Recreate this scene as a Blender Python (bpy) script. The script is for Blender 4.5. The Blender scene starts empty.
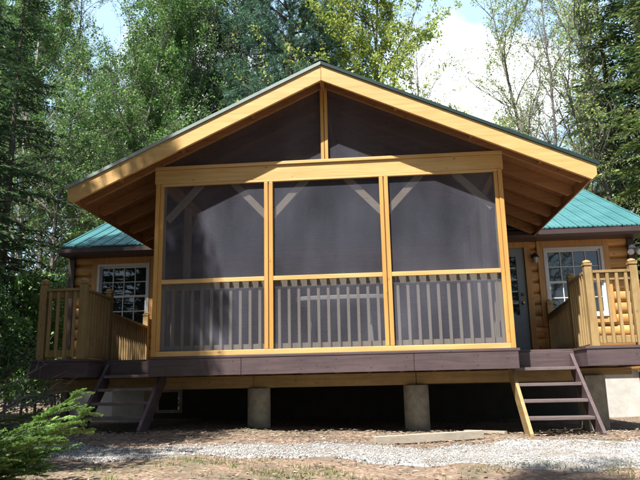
import bpy, math, random
import numpy as np
from mathutils import Vector, Matrix
random.seed(7); RS = np.random.RandomState(11)
S = bpy.context.scene
COL = S.collection
PI = math.pi

# ------------------------------------------------------------------ helpers
ORI = {}
def origin(o):
    return ORI.get(o.name, Vector((0, 0, 0)))

def tag(o, label=None, cat=None, group=None, kind=None):
    if label: o['label'] = label
    if cat: o['category'] = cat
    if group: o['group'] = group
    if kind: o['kind'] = kind
    return o

def thing(name, loc, label, cat, group=None):
    o = bpy.data.objects.new(name, None); COL.objects.link(o)
    o.location = loc; o.empty_display_size = .2
    ORI[o.name] = Vector(loc)
    return tag(o, label, cat, group)

def link_mesh(name, me, mat, parent=None, loc=None):
    o = bpy.data.objects.new(name, me); COL.objects.link(o)
    if mat is not None and len(me.materials) == 0: me.materials.append(mat)
    if parent is not None:
        o.parent = parent; ORI[o.name] = origin(parent)
    elif loc is not None:
        o.location = loc; ORI[o.name] = Vector(loc)
    return o

class MB:
    def __init__(s): s.v = []; s.f = []
    def box(s, x0, x1, y0, y1, z0, z1):
        i = len(s.v)
        s.v += [(x0,y0,z0),(x1,y0,z0),(x1,y1,z0),(x0,y1,z0),(x0,y0,z1),(x1,y0,z1),(x1,y1,z1),(x0,y1,z1)]
        for q in ((3,2,1,0),(4,5,6,7),(0,1,5,4),(1,2,6,5),(2,3,7,6),(3,0,4,7)): s.f.append(tuple(i+k for k in q))
        return s
    def prism(s, poly, axis, a, b):
        # poly: 2D points; axis: 'x','y','z' = extrusion axis
        def P(p, t):
            return {'x': (t, p[0], p[1]), 'y': (p[0], t, p[1]), 'z': (p[0], p[1], t)}[axis]
        i = len(s.v); n = len(poly)
        s.v += [P(p, a) for p in poly] + [P(p, b) for p in poly]
        s.f.append(tuple(range(i, i+n))); s.f.append(tuple(range(i+2*n-1, i+n-1, -1)))
        for k in range(n):
            s.f.append((i+k, i+n+k, i+n+(k+1) % n, i+(k+1) % n))
        return s
    def beam(s, p0, p1, w, h, up=(0,0,1)):
        # rectangular bar; w across, h along 'up'
        p0 = Vector(p0); p1 = Vector(p1); d = (p1-p0).normalized()
        r = d.cross(Vector(up)).normalized(); u = r.cross(d)
        i = len(s.v)
        for p in (p0, p1):
            for a, b in ((-1,-1),(1,-1),(1,1),(-1,1)): s.v.append(tuple(p + r*a*w/2 + u*b*h/2))
        for q in ((0,1,2,3),(7,6,5,4),(0,4,5,1),(1,5,6,2),(2,6,7,3),(3,7,4,0)): s.f.append(tuple(i+k for k in q))
        return s
    def tube(s, pts, rad, n=12, cap=True):
        i = len(s.v); m = len(pts)
        for k, p in enumerate(pts):
            p = Vector(p)
            d = Vector(pts[min(k+1, m-1)]) - Vector(pts[max(k-1, 0)]); d.normalize()
            a = d.cross(Vector((0,0,1)) if abs(d.z) < .9 else Vector((1,0,0))).normalized(); b = d.cross(a)
            r = rad[k] if hasattr(rad, '__len__') else rad
            for j in range(n):
                t = 2*PI*j/n; s.v.append(tuple(p + a*r*math.cos(t) + b*r*math.sin(t)))
        for k in range(m-1):
            for j in range(n):
                s.f.append((i+k*n+j, i+k*n+(j+1) % n, i+(k+1)*n+(j+1) % n, i+(k+1)*n+j))
        if cap:
            s.f.append(tuple(range(i+n-1, i-1, -1))); s.f.append(tuple(range(i+(m-1)*n, i+m*n)))
        return s
    def mesh(s, name, off=(0,0,0)):
        me = bpy.data.meshes.new(name)
        ox, oy, oz = off
        me.from_pydata([(x-ox, y-oy, z-oz) for x, y, z in s.v], [], s.f); me.validate(); me.update()
        import bmesh
        bm = bmesh.new(); bm.from_mesh(me); bmesh.ops.recalc_face_normals(bm, faces=bm.faces); bm.to_mesh(me); bm.free()
        return me
    def build(s, name, mat, parent=None, bevel=0, loc=None, smooth=False):
        off = origin(parent) if parent is not None else (loc or (0,0,0))
        me = s.mesh(name, off)
        o = link_mesh(name, me, mat, parent, loc)
        if smooth:
            me.polygons.foreach_set('use_smooth', [True]*len(me.polygons))
        if bevel:
            b = o.modifiers.new('bevel', 'BEVEL'); b.width = bevel; b.segments = 2; b.limit_method = 'ANGLE'; b.angle_limit = math.radians(40)
        return o

def rep(o, d, parent=None):
    c = o.copy(); COL.objects.link(c); ORI[c.name] = origin(o)
    c.location = Vector(o.location) + Vector(d)
    if parent is not None: c.parent = parent
    return c

def np_mesh(name, V, F, smooth=False, mats=None, mi=None):
    """V (n,3), F (m,k) arrays of equal k"""
    me = bpy.data.meshes.new(name)
    V = np.asarray(V, np.float32); 
    Fs = F if isinstance(F, list) else [F]
    Fs = [np.asarray(f, np.int32) for f in Fs if len(f)]
    tot = sum(f.size for f in Fs); nf = sum(len(f) for f in Fs)
    me.vertices.add(len(V)); me.vertices.foreach_set('co', V.ravel())
    me.loops.add(tot); me.loops.foreach_set('vertex_index', np.concatenate([f.ravel() for f in Fs]))
    me.polygons.add(nf)
    sizes = np.concatenate([np.full(len(f), f.shape[1], np.int32) for f in Fs])
    st = np.concatenate([[0], np.cumsum(sizes)[:-1]]).astype(np.int32)
    me.polygons.foreach_set('loop_start', st)
    if mi is not None: me.polygons.foreach_set('material_index', np.asarray(mi, np.int32))
    if smooth: me.polygons.foreach_set('use_smooth', np.ones(nf, bool))
    me.update(calc_edges=True); me.validate()
    return me

# ------------------------------------------------------------------ materials
def newmat(name):
    m = bpy.data.materials.new(name); m.use_nodes = True
    nt = m.node_tree; nt.nodes.clear()
    out = nt.nodes.new('ShaderNodeOutputMaterial')
    return m, nt, out
def N(nt, t, **kw):
    n = nt.nodes.new(t)
    for k, v in kw.items():
        if k in n.inputs: n.inputs[k].default_value = v
        else: setattr(n, k, v)
    return n
def L(nt, a, b): nt.links.new(a, b)
def ramp(nt, fac, stops):
    r = nt.nodes.new('ShaderNodeValToRGB'); e = r.color_ramp.elements
    while len(e) < len(stops): e.new(.5)
    for el, (p, c) in zip(e, stops):
        el.position = p; el.color = (*c, 1) if len(c) == 3 else c
    L(nt, fac, r.inputs[0]); return r.outputs[0]
def mixc(nt, fac, a, b, mode='MIX'):
    m = nt.nodes.new('ShaderNodeMix'); m.data_type = 'RGBA'; m.blend_type = mode
    for sock, v in ((m.inputs[0], fac), (m.inputs[6], a), (m.inputs[7], b)):
        if isinstance(v, (int, float)): sock.default_value = v
        elif isinstance(v, tuple): sock.default_value = (*v, 1)
        else: L(nt, v, sock)
    return m.outputs[2]
def math_(nt, op, a, b=0):
    m = nt.nodes.new('ShaderNodeMath'); m.operation = op
    for sock, v in ((m.inputs[0], a), (m.inputs[1], b)):
        if isinstance(v, (int, float)): sock.default_value = v
        else: L(nt, v, sock)
    return m.outputs[0]

def wood(name, c1, c2, axis='x', rough=.6, knots=.5, var=.25, dirt=0.0, knot_col=None):
    m, nt, out = newmat(name)
    tc = N(nt, 'ShaderNodeTexCoord'); geo = N(nt, 'ShaderNodeNewGeometry')
    off = nt.nodes.new('ShaderNodeVectorMath'); off.operation = 'MULTIPLY_ADD'
    L(nt, geo.outputs['Random Per Island'], off.inputs[0]); off.inputs[1].default_value = (37, 23, 51); L(nt, tc.outputs['Object'], off.inputs[2])
    sc = {'x': (.9, 14, 14), 'y': (14, .9, 14), 'z': (14, 14, .9)}[axis]
    mp = N(nt, 'ShaderNodeMapping'); mp.inputs['Scale'].default_value = sc; L(nt, off.outputs[0], mp.inputs[0])
    g = N(nt, 'ShaderNodeTexNoise', Scale=1.6, Detail=6, Roughness=.6, Distortion=.9); L(nt, mp.outputs[0], g.inputs['Vector'])
    sc2 = {'x': (4, 7, 7), 'y': (7, 4, 7), 'z': (7, 7, 4)}[axis]
    mp2 = N(nt, 'ShaderNodeMapping'); mp2.inputs['Scale'].default_value = sc2; L(nt, off.outputs[0], mp2.inputs[0])
    vo = N(nt, 'ShaderNodeTexVoronoi', Scale=1.25); L(nt, mp2.outputs[0], vo.inputs['Vector'])
    kn = ramp(nt, vo.outputs['Distance'], [(0.0, (1,1,1)), (.085, (.85,.85,.85)), (.12, (0,0,0))])
    col = ramp(nt, g.outputs[0], [(.3, c2), (.7, c1)])
    kc = knot_col or tuple(x*.35 for x in c2)
    kf = math_(nt, 'MULTIPLY', kn, knots)
    col = mixc(nt, kf, col, kc)
    big = N(nt, 'ShaderNodeTexNoise', Scale=1.3, Detail=3); L(nt, tc.outputs['Object'], big.inputs['Vector'])
    hsv = N(nt, 'ShaderNodeHueSaturation'); L(nt, col, hsv.inputs['Color'])
    v = math_(nt, 'MULTIPLY', geo.outputs['Random Per Island'], var); v = math_(nt, 'ADD', v, 1-var/2)
    v2 = math_(nt, 'MULTIPLY', big.outputs[0], .5); v2 = math_(nt, 'ADD', v2, .75)
    L(nt, math_(nt, 'MULTIPLY', v, v2), hsv.inputs['Value'])
    col = hsv.outputs[0]
    if dirt:
        dn = N(nt, 'ShaderNodeTexNoise', Scale=5, Detail=8, Roughness=.7); L(nt, tc.outputs['Object'], dn.inputs['Vector'])
        df = ramp(nt, dn.outputs[0], [(.45, (0,0,0)), (.7, (1,1,1))])
        col = mixc(nt, math_(nt, 'MULTIPLY', df, dirt), col, tuple(x*.45 for x in c2))
    p = N(nt, 'ShaderNodeBsdfPrincipled', Roughness=rough); L(nt, col, p.inputs['Base Color'])
    bp = N(nt, 'ShaderNodeBump', Strength=.25, Distance=.004); L(nt, g.outputs[0], bp.inputs['Height']); L(nt, bp.outputs[0], p.inputs['Normal'])
    L(nt, p.outputs[0], out.inputs[0]); return m

def plain(name, c, rough=.5, metal=0, noise=.15, scale=8, bump=0.0, c2=None):
    m, nt, out = newmat(name)
    tc = N(nt, 'ShaderNodeTexCoord')
    n = N(nt, 'ShaderNodeTexNoise', Scale=scale, Detail=6, Roughness=.65); L(nt, tc.outputs['Object'], n.inputs['Vector'])
    lo = c2 or tuple(x*(1-noise*2) for x in c); hi = tuple(min(1, x*(1+noise)) for x in c)
    col = ramp(nt, n.outputs[0], [(.32, lo), (.68, hi)])
    p = N(nt, 'ShaderNodeBsdfPrincipled', Roughness=rough, Metallic=metal); L(nt, col, p.inputs['Base Color'])
    if bump:
        b = N(nt, 'ShaderNodeBump', Strength=.6, Distance=bump); L(nt, n.outputs[0], b.inputs['Height']); L(nt, b.outputs[0], p.inputs['Normal'])
    L(nt, p.outputs[0], out.inputs[0]); return m

def leafmat(name, a, b, c=None, trans=.35, rough=.5):
    m, nt, out = newmat(name)
    geo = N(nt, 'ShaderNodeNewGeometry'); tc = N(nt, 'ShaderNodeTexCoord')
    col = ramp(nt, geo.outputs['Random Per Island'], [(0, a), (.6, b), (1, c or b)])
    n = N(nt, 'ShaderNodeTexNoise', Scale=.7, Detail=3); L(nt, tc.outputs['Object'], n.inputs['Vector'])
    h = N(nt, 'ShaderNodeHueSaturation'); L(nt, col, h.inputs['Color'])
    L(nt, math_(nt, 'ADD', math_(nt, 'MULTIPLY', n.outputs[0], 1.2), .4), h.inputs['Value'])
    d = N(nt, 'ShaderNodeBsdfPrincipled', Roughness=rough); L(nt, h.outputs[0], d.inputs['Base Color'])
    d.inputs['Specular IOR Level'].default_value = .3
    t = N(nt, 'ShaderNodeBsdfTranslucent'); L(nt, h.outputs[0], t.inputs[0])
    mx = N(nt, 'ShaderNodeMixShader'); mx.inputs[0].default_value = trans
    L(nt, d.outputs[0], mx.inputs[1]); L(nt, t.outputs[0], mx.inputs[2]); L(nt, mx.outputs[0], out.inputs[0]); return m

M = {}
pine1, pine2 = (.68, .45, .19), (.53, .32, .105)
for ax in 'xyz': M['pine_'+ax] = wood('pine_'+ax, pine1, pine2, ax, .5, .6, .2)
M['mull'] = wood('mullion_pine', (.62,.36,.11), (.50,.25,.06), 'z', .45, .5, .25)
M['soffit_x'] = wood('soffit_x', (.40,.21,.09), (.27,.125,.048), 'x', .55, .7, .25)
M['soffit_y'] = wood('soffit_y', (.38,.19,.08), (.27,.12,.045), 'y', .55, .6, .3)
M['log'] = wood('log_orange', (.60,.34,.115), (.42,.20,.055), 'x', .5, .8, .35)
M['trimwood'] = wood('trim_orange_z', (.56,.31,.11), (.43,.20,.06), 'z', .4, .6, .15)
for ax in 'xyz': M['pt_'+ax] = wood('treated_'+ax, (.42,.295,.13), (.28,.18,.07), ax, .7, .5, .3, dirt=.4)
M['bal_in'] = wood('inner_baluster', (.76,.69,.57), (.62,.54,.43), 'z', .7, .3, .25)
M['brace'] = wood('brace_wood', (.7,.62,.5), (.58,.48,.36), 'x', .7, .3, .1)
for ax in 'xyz': M['deck_'+ax] = wood('purple_stain_'+ax, (.115,.082,.088), (.07,.048,.052), ax, .5, .5, .25, dirt=.3)
M['tread'] = wood('tread_stain', (.20,.16,.16), (.11,.085,.085), 'x', .45, .4, .2, dirt=.4)
M['conc'] = plain('concrete', (.34,.32,.27), .9, 0, .18, 9, .004)
M['conc2'] = plain('block_concrete', (.62,.62,.59), .9, 0, .12, 6, .003)
M['found'] = plain('foundation_paint', (.50,.49,.46), .9, 0, .1, 5, .002)
M['darkfascia'] = plain('dark_brown_metal', (.055,.035,.033), .4, 0, .1, 4)
M['gutter'] = plain('gutter_metal', (.16,.09,.09), .35, 0, .1, 4)
M['white'] = plain('white_vinyl', (.60,.62,.63), .4, 0, .04, 4)
M['door'] = plain('door_paint', (.24,.28,.30), .45, 0, .05, 3)
M['brass'] = plain('brass', (.6,.42,.15), .25, 1, .05, 4)
M['black'] = plain('black_metal', (.02,.02,.02), .4, 0, .1, 4)
M['glasslamp'] = plain('lamp_glass', (.35,.35,.33), .1, 0, .05, 4)
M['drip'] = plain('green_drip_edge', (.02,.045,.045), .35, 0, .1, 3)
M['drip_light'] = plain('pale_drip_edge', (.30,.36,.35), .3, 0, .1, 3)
M['table'] = plain('table_paint', (.75,.77,.80), .5, 0, .05, 3)

def roofmat():
    m, nt, out = newmat('green_metal_roof')
    tc = N(nt, 'ShaderNodeTexCoord'); n = N(nt, 'ShaderNodeTexNoise', Scale=2.5, Detail=5); L(nt, tc.outputs['Object'], n.inputs['Vector'])
    col = ramp(nt, n.outputs[0], [(.3, (.045,.165,.18)), (.7, (.075,.22,.24))])
    p = N(nt, 'ShaderNodeBsdfPrincipled', Roughness=.38); L(nt, col, p.inputs['Base Color'])
    p.inputs['Coat Weight'].default_value = .3; p.inputs['Coat Roughness'].default_value = .25
    L(nt, p.outputs[0], out.inputs[0]); return m
M['roof'] = roofmat()

def glassmat():
    m, nt, out = newmat('window_glass')
    tc = N(nt, 'ShaderNodeTexCoord'); n = N(nt, 'ShaderNodeTexNoise', Scale=2.2, Detail=2); L(nt, tc.outputs['Object'], n.inputs['Vector'])
    p = N(nt, 'ShaderNodeBsdfPrincipled', Roughness=.02); p.inputs['Base Color'].default_value = (.012,.016,.02,1)
    p.inputs['IOR'].default_value = 1.9
    b = N(nt, 'ShaderNodeBump', Strength=.15, Distance=.01); L(nt, n.outputs[0], b.inputs['Height']); L(nt, b.outputs[0], p.inputs['Normal'])
    L(nt, p.outputs[0], out.inputs[0]); return m
M['glass'] = glassmat()

def screenmat():
    m, nt, out = newmat('insect_screen')
    tc = N(nt, 'ShaderNodeTexCoord')
    n = N(nt, 'ShaderNodeTexNoise', Scale=95, Detail=3, Roughness=.8); L(nt, tc.outputs['Object'], n.inputs['Vector'])
    mp = N(nt, 'ShaderNodeMapping'); mp.inputs['Scale'].default_value = (1.2, 1.2, .5); L(nt, tc.outputs['Object'], mp.inputs[0])
    n2 = N(nt, 'ShaderNodeTexNoise', Scale=1.5, Detail=3); L(nt, mp.outputs[0], n2.inputs['Vector'])
    w = math_(nt, 'ADD', math_(nt, 'MULTIPLY', n.outputs[0], .6), math_(nt, 'MULTIPLY', n2.outputs[0], .4))
    col = ramp(nt, w, [(.38, (.030,.032,.041)), (.62, (.118,.122,.158))])
    d = N(nt, 'ShaderNodeBsdfDiffuse'); L(nt, col, d.inputs[0])
    t = N(nt, 'ShaderNodeBsdfTransparent')
    mx = N(nt, 'ShaderNodeMixShader'); mx.inputs[0].default_value = .62
    L(nt, t.outputs[0], mx.inputs[1]); L(nt, d.outputs[0], mx.inputs[2]); L(nt, mx.outputs[0], out.inputs[0]); return m
M['screen'] = screenmat()

def groundmat():
    m, nt, out = newmat('forest_floor')
    tc = N(nt, 'ShaderNodeTexCoord')
    def no(s, d=6, r=.65):
        n = N(nt, 'ShaderNodeTexNoise', Scale=s, Detail=d, Roughness=r); L(nt, tc.outputs['Object'], n.inputs['Vector']); return n.outputs[0]
    vo = N(nt, 'ShaderNodeTexVoronoi', Scale=26); L(nt, tc.outputs['Object'], vo.inputs['Vector'])
    vg = N(nt, 'ShaderNodeHueSaturation', Saturation=.0); L(nt, vo.outputs['Color'], vg.inputs['Color'])
    leaf = mixc(nt, .6, ramp(nt, no(30), [(.3, (.10,.065,.045)), (.5, (.20,.14,.10)), (.7, (.33,.26,.20))]), vg.outputs[0], 'SOFT_LIGHT')
    soil = ramp(nt, no(14), [(.3, (.10,.072,.055)), (.7, (.25,.195,.155))])
    col = mixc(nt, ramp(nt, no(1.8), [(.42, (0,0,0)), (.58, (1,1,1))]), leaf, soil)
    grass = ramp(nt, no(40), [(.3, (.05,.075,.02)), (.7, (.12,.15,.05))])
    col = mixc(nt, math_(nt, 'MULTIPLY', ramp(nt, no(.9), [(.5, (0,0,0)), (.68, (1,1,1))]), .5), col, grass)
    p = N(nt, 'ShaderNodeBsdfPrincipled', Roughness=.95); L(nt, col, p.inputs['Base Color']); p.inputs['Specular IOR Level'].default_value = .15
    b = N(nt, 'ShaderNodeBump', Strength=.9, Distance=.02); L(nt, math_(nt, 'ADD', no(35), vo.outputs['Distance']), b.inputs['Height']); L(nt, b.outputs[0], p.inputs['Normal'])
    L(nt, p.outputs[0], out.inputs[0]); return m
M['ground'] = groundmat()
def gravelmat():
    m, nt, out = newmat('crushed_gravel')
    tc = N(nt, 'ShaderNodeTexCoord')
    vo = N(nt, 'ShaderNodeTexVoronoi', Scale=60); L(nt, tc.outputs['Object'], vo.inputs['Vector'])
    n = N(nt, 'ShaderNodeTexNoise', Scale=9, Detail=8, Roughness=.75); L(nt, tc.outputs['Object'], n.inputs['Vector'])
    col = ramp(nt, n.outputs[0], [(.3, (.15,.14,.13)), (.5, (.27,.27,.27)), (.72, (.42,.42,.43))])
    col = mixc(nt, .8, col, vo.outputs['Color'], 'SOFT_LIGHT')
    h = N(nt, 'ShaderNodeHueSaturation', Saturation=.12); L(nt, col, h.inputs['Color'])
    n3 = N(nt, 'ShaderNodeTexNoise', Scale=2.2, Detail=7, Roughness=.7); L(nt, tc.outputs['Object'], n3.inputs['Vector'])
    hc = mixc(nt, ramp(nt, n3.outputs[0], [(.48, (0,0,0)), (.62, (.75,.75,.75))]), h.outputs[0], (.20,.165,.13))
    p = N(nt, 'ShaderNodeBsdfPrincipled', Roughness=.95)
    L(nt, hc, p.inputs['Base Color'])
    b = N(nt, 'ShaderNodeBump', Strength=1, Distance=.012); L(nt, vo.outputs['Distance'], b.inputs['Height']); L(nt, b.outputs[0], p.inputs['Normal'])
    L(nt, p.outputs[0], out.inputs[0]); return m
M['gravel'] = gravelmat()
def islandmat(name, stops, rough=.9):
    m, nt, out = newmat(name)
    geo = N(nt, 'ShaderNodeNewGeometry'); col = ramp(nt, geo.outputs['Random Per Island'], stops)
    p = N(nt, 'ShaderNodeBsdfPrincipled', Roughness=rough); L(nt, col, p.inputs['Base Color']); L(nt, p.outputs[0], out.inputs[0]); return m
M['stone'] = islandmat('gravel_stone', [(0, (.15,.14,.13)), (.5, (.28,.27,.26)), (1, (.46,.45,.43))])
M['deadleaf'] = islandmat('dead_leaf', [(0, (.09,.062,.048)), (.5, (.18,.135,.10)), (.85, (.27,.21,.16)), (1, (.45,.38,.31))], .7)
M['grass'] = leafmat('grass_blade', (.07,.13,.02), (.14,.22,.05), (.30,.27,.12), .3)
M['bark_dark'] = plain('bark_dark', (.10,.08,.065), .95, 0, .3, 12, .02)
M['bark_grey'] = plain('bark_grey', (.17,.155,.14), .9, 0, .25, 8, .01)
M['bark_pale'] = plain('bark_pale', (.27,.255,.235), .9, 0, .3, 5, .01)
M['l_green'] = leafmat('leaf_mid_green', (.055,.135,.038), (.12,.25,.065), (.26,.39,.11))
M['l_maple'] = leafmat('leaf_spring_maple', (.24,.34,.05), (.38,.46,.09), (.52,.56,.17), .45)
M['l_bud'] = leafmat('leaf_bud', (.24,.36,.10), (.36,.45,.15), (.46,.48,.22), .45)
M['l_pine'] = leafmat('needle_pine', (.05,.12,.085), (.095,.20,.13), (.15,.27,.17), .2)
M['l_hem'] = leafmat('needle_hemlock', (.022,.052,.024), (.045,.098,.036), (.085,.15,.055), .2)
M['l_cedar'] = leafmat('needle_sunny', (.07,.12,.035), (.18,.26,.07), (.36,.42,.16), .25)
M['l_fir'] = leafmat('needle_fir', (.11,.24,.06), (.22,.40,.09), (.42,.56,.18), .25, .4)

# ------------------------------------------------------------------ camera
CX, CY, CZ, YAW, PIT, ROL, FPX = .5965, -7.9456, -.3591, .0855, .2161, -.021, 667.4
F = Vector((-math.sin(YAW)*math.cos(PIT), math.cos(YAW)*math.cos(PIT), math.sin(PIT)))
R0 = Vector((math.cos(YAW), math.sin(YAW), 0)); U0 = R0.cross(F)
R1 = math.cos(ROL)*R0 + math.sin(ROL)*U0; U1 = -math.sin(ROL)*R0 + math.cos(ROL)*U0
cam = bpy.data.objects.new('camera', bpy.data.cameras.new('camera')); COL.objects.link(cam)
cam.matrix_world = Matrix(((R1.x, U1.x, -F.x, CX), (R1.y, U1.y, -F.y, CY), (R1.z, U1.z, -F.z, CZ), (0, 0, 0, 1)))
cam.data.sensor_width = 36; cam.data.lens = FPX/640*36; cam.data.clip_end = 500; cam.data.clip_start = .05
S.camera = cam
def atx(px, y):
    return CX + (y-CY)*math.tan(math.atan((px-320)/FPX) - YAW)

# ------------------------------------------------------------------ light
sd = Vector((-.16, -.32, .64)).normalized()
sun = bpy.data.objects.new('sun', bpy.data.lights.new('sun', 'SUN')); COL.objects.link(sun)
sun.data.energy = 5.0; sun.data.angle = math.radians(.53); sun.data.color = (1, .95, .87)
sun.rotation_euler = sd.to_track_quat('Z', 'Y').to_euler(); sun.location = sd*30
w = bpy.data.worlds.new('World'); S.world = w; w.use_nodes = True
nt = w.node_tree; nt.nodes.clear()
out = nt.nodes.new('ShaderNodeOutputWorld'); bg = nt.nodes.new('ShaderNodeBackground')
sky = nt.nodes.new('ShaderNodeTexSky'); sky.sky_type = 'NISHITA'; sky.sun_disc = False
sky.sun_elevation = math.asin(sd.z); sky.sun_rotation = math.atan2(sd.x, sd.y); sky.air_density = 1.0; sky.dust_density = 1.6; sky.ozone_density = 1.5
tc = nt.nodes.new('ShaderNodeTexCoord')
n1 = N(nt, 'ShaderNodeTexNoise', Scale=3.2, Detail=9, Roughness=.55, Distortion=.3)
mp = N(nt, 'ShaderNodeMapping'); mp.inputs['Scale'].default_value = (1, 1, 1.7); mp.inputs['Location'].default_value = (.3, .1, .55)
L(nt, tc.outputs['Generated'], mp.inputs[0]); L(nt, mp.outputs[0], n1.inputs['Vector'])
def blob(px, py, rad):
    r2 = (px-320)/FPX; u2 = (240-py)/FPX; d = (F + R1*r2 + U1*u2).normalized()
    dp = nt.nodes.new('ShaderNodeVectorMath'); dp.operation = 'DOT_PRODUCT'
    L(nt, tc.outputs['Generated'], dp.inputs[0]); dp.inputs[1].default_value = d
    mr = N(nt, 'ShaderNodeMapRange'); L(nt, dp.outputs['Value'], mr.inputs[0])
    mr.inputs[1].default_value = math.cos(math.radians(rad)); mr.inputs[2].default_value = 1
    mr.inputs[3].default_value = 0; mr.inputs[4].default_value = .34; return mr.outputs[0]
b = math_(nt, 'ADD', math_(nt, 'ADD', blob(445, 95, 8), blob(545, 75, 5)), blob(175, 75, 9))
b = math_(nt, 'ADD', b, blob(480, 120, 8))
sep = nt.nodes.new('ShaderNodeSeparateXYZ'); L(nt, tc.outputs['Generated'], sep.inputs[0])
vf = N(nt, 'ShaderNodeMapRange'); L(nt, sep.outputs[1], vf.inputs[0])
vf.inputs[1].default_value = -.1; vf.inputs[2].default_value = .7; vf.inputs[3].default_value = 0; vf.inputs[4].default_value = .55
veil = mixc(nt, vf.outputs[0], sky.outputs[0], (8.2, 11.8, 16.4))
msk = ramp(nt, math_(nt, 'ADD', n1.outputs[0], b), [(.63, (0,0,0)), (.88, (1,1,1))])
L(nt, mixc(nt, msk, veil, (14.5, 14.9, 15.4)), bg.inputs[0])
bg.inputs[1].default_value = .06
L(nt, bg.outputs[0], out.inputs[0])
S.view_settings.view_transform = 'Standard'; S.view_settings.look = 'None'; S.view_settings.gamma = 1
S.view_settings.exposure = 1.28; S.view_settings.use_curve_mapping = False

# ------------------------------------------------------------------ terrain
def gz(x, y):
    x = np.asarray(x, float); y = np.asarray(y, float)
    base = -.845 - .085*np.clip((x+1)/2, 0, 1)
    s = np.minimum(0, y+.6)*.05
    s = np.maximum(s, -1.0)
    back = np.clip(y-8, 0, 60)*.012
    n = .018*np.sin(x*1.7+y*.9)*np.cos(y*2.1-x*.6) + .01*np.sin(x*5.3+1)*np.sin(y*4.7)
    return base + s + back + n
def axis_pts(lo, a, b, hi, fine, coarse):
    return np.concatenate([-np.geomspace(-lo, -a+1e-6, coarse)[:-1] if a < 0 else np.linspace(lo, a, coarse)[:-1], np.arange(a, b, fine), np.geomspace(b, hi, coarse)])
gx = axis_pts(-160, -7, 7, 160, .08, 26); gy = axis_pts(-160, -8.5, 5, 160, .08, 26)
X, Y = np.meshgrid(gx, gy); Z = gz(X, Y)
nx, ny = len(gx), len(gy)
idx = np.arange(nx*ny).reshape(ny, nx)
Fq = np.stack([idx[:-1,:-1], idx[:-1,1:], idx[1:,1:], idx[1:,:-1]], -1).reshape(-1, 4)
g = link_mesh('ground', np_mesh('ground', np.stack([X, Y, Z], -1).reshape(-1, 3), Fq, True), M['ground']); tag(g, kind='structure')
# gravel path in front of the stairs
def path_edges(x):
    far = -1.35 + .22*np.sin(x*1.1+.5) + .07*np.sin(x*4.1) + .04*np.sin(x*9.7+2) + np.clip(x-1.0, 0, 1)*.62 + np.clip(-x-1.6, 0, 2)*.35
    near = -2.2 + .16*np.sin(x*.9+2) + .08*np.sin(x*5.3+1) + .05*np.sin(x*11) - np.clip(x-1.2, 0, 2)*.25
    return near, far
px_ = np.arange(-5.4, 9, .05); tt = np.linspace(0, 1, 36)
ne, fa = path_edges(px_)
PX, T = np.meshgrid(px_, tt); PY = ne[None]*(1-T) + fa[None]*T
PZ = gz(PX, PY) + .012*np.sin(np.clip(T, 0, 1)*PI)**.4 - .002
ii = np.arange(PX.size).reshape(PX.shape)
Fq = np.stack([ii[:-1,:-1], ii[:-1,1:], ii[1:,1:], ii[1:,:-1]], -1).reshape(-1, 4)
p = link_mesh('gravel_path', np_mesh('gravel_path', np.stack([PX, PY, PZ], -1).reshape(-1, 3), Fq, True), M['gravel']); tag(p, kind='structure')
# stones
OCT = np.array([(1,0,0),(-1,0,0),(0,1,0),(0,-1,0),(0,0,1),(0,0,-1)], float); OF = np.array([(0,2,4),(2,1,4),(1,3,4),(3,0,4),(2,0,5),(1,2,5),(3,1,5),(0,3,5)])
def scatter(base, faces, P, size, rot_full=True, jit=.25, flat=.7):
    n = len(P); k = len(base)
    a = RS.rand(n)*2*PI; ca, sa = np.cos(a), np.sin(a)
    V = base[None]*(1+jit*(RS.rand(n, k, 1)*2-1))*size[:, None, None]*np.array([1, .8, flat])
    x = V[..., 0]*ca[:, None]-V[..., 1]*sa[:, None]; y = V[..., 0]*sa[:, None]+V[..., 1]*ca[:, None]
    V = np.stack([x, y, V[..., 2]], -1) + P[:, None]
    return V.reshape(-1, 3), (faces[None]+(np.arange(n)*k)[:, None, None]).reshape(-1, faces.shape[1])
n = 30000
sx = RS.uniform(-4.6, 5.4, n); e0, e1 = path_edges(sx); tv = RS.rand(n); mess = RS.normal(0, .10, n)
sy = e0*(1-tv)+e1*tv + mess*(np.abs(tv-.5)*2)**2
sz = RS.uniform(.003, .007, n)**1.0*(1+RS.rand(n)**4*1.1)*(1+(RS.rand(n) > .96)*1.0)
V, Fc = scatter(OCT, OF, np.stack([sx, sy, gz(sx, sy)+.012], -1), sz)
tag(link_mesh('gravel', np_mesh('gravel', V, Fc), M['stone']), 'loose pale grey crushed stones lying along the gravel path', 'gravel', kind='stuff')
# dead leaves
n = 16000
lx = RS.uniform(-6, 6.5, n); ly = RS.uniform(-5.5, 3.0, n)
ly[:6000] = RS.uniform(-1.1, .6, 6000)
e0, e1 = path_edges(lx); onp = (ly > e0+.05) & (ly < e1-.05)
keep = ~onp | (RS.rand(n) < .08); lx, ly = lx[keep], ly[keep]; n = len(lx)
base = np.array([(-1,-.1,.15),(-.2,-.6,.0),(.9,0,.25),(-.1,.6,.1)]); bf = np.array([(0,1,2),(0,2,3)])
V, Fc = scatter(base, bf, np.stack([lx, ly, gz(lx, ly)+RS.uniform(.004, .02, n)], -1), RS.uniform(.012, .032, n), jit=.4, flat=1.2)
tag(link_mesh('leaf_litter', np_mesh('leaf_litter', V, Fc), M['deadleaf']), 'dry brown and tan fallen leaves scattered on the bare soil', 'dead leaves', kind='stuff')
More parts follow.
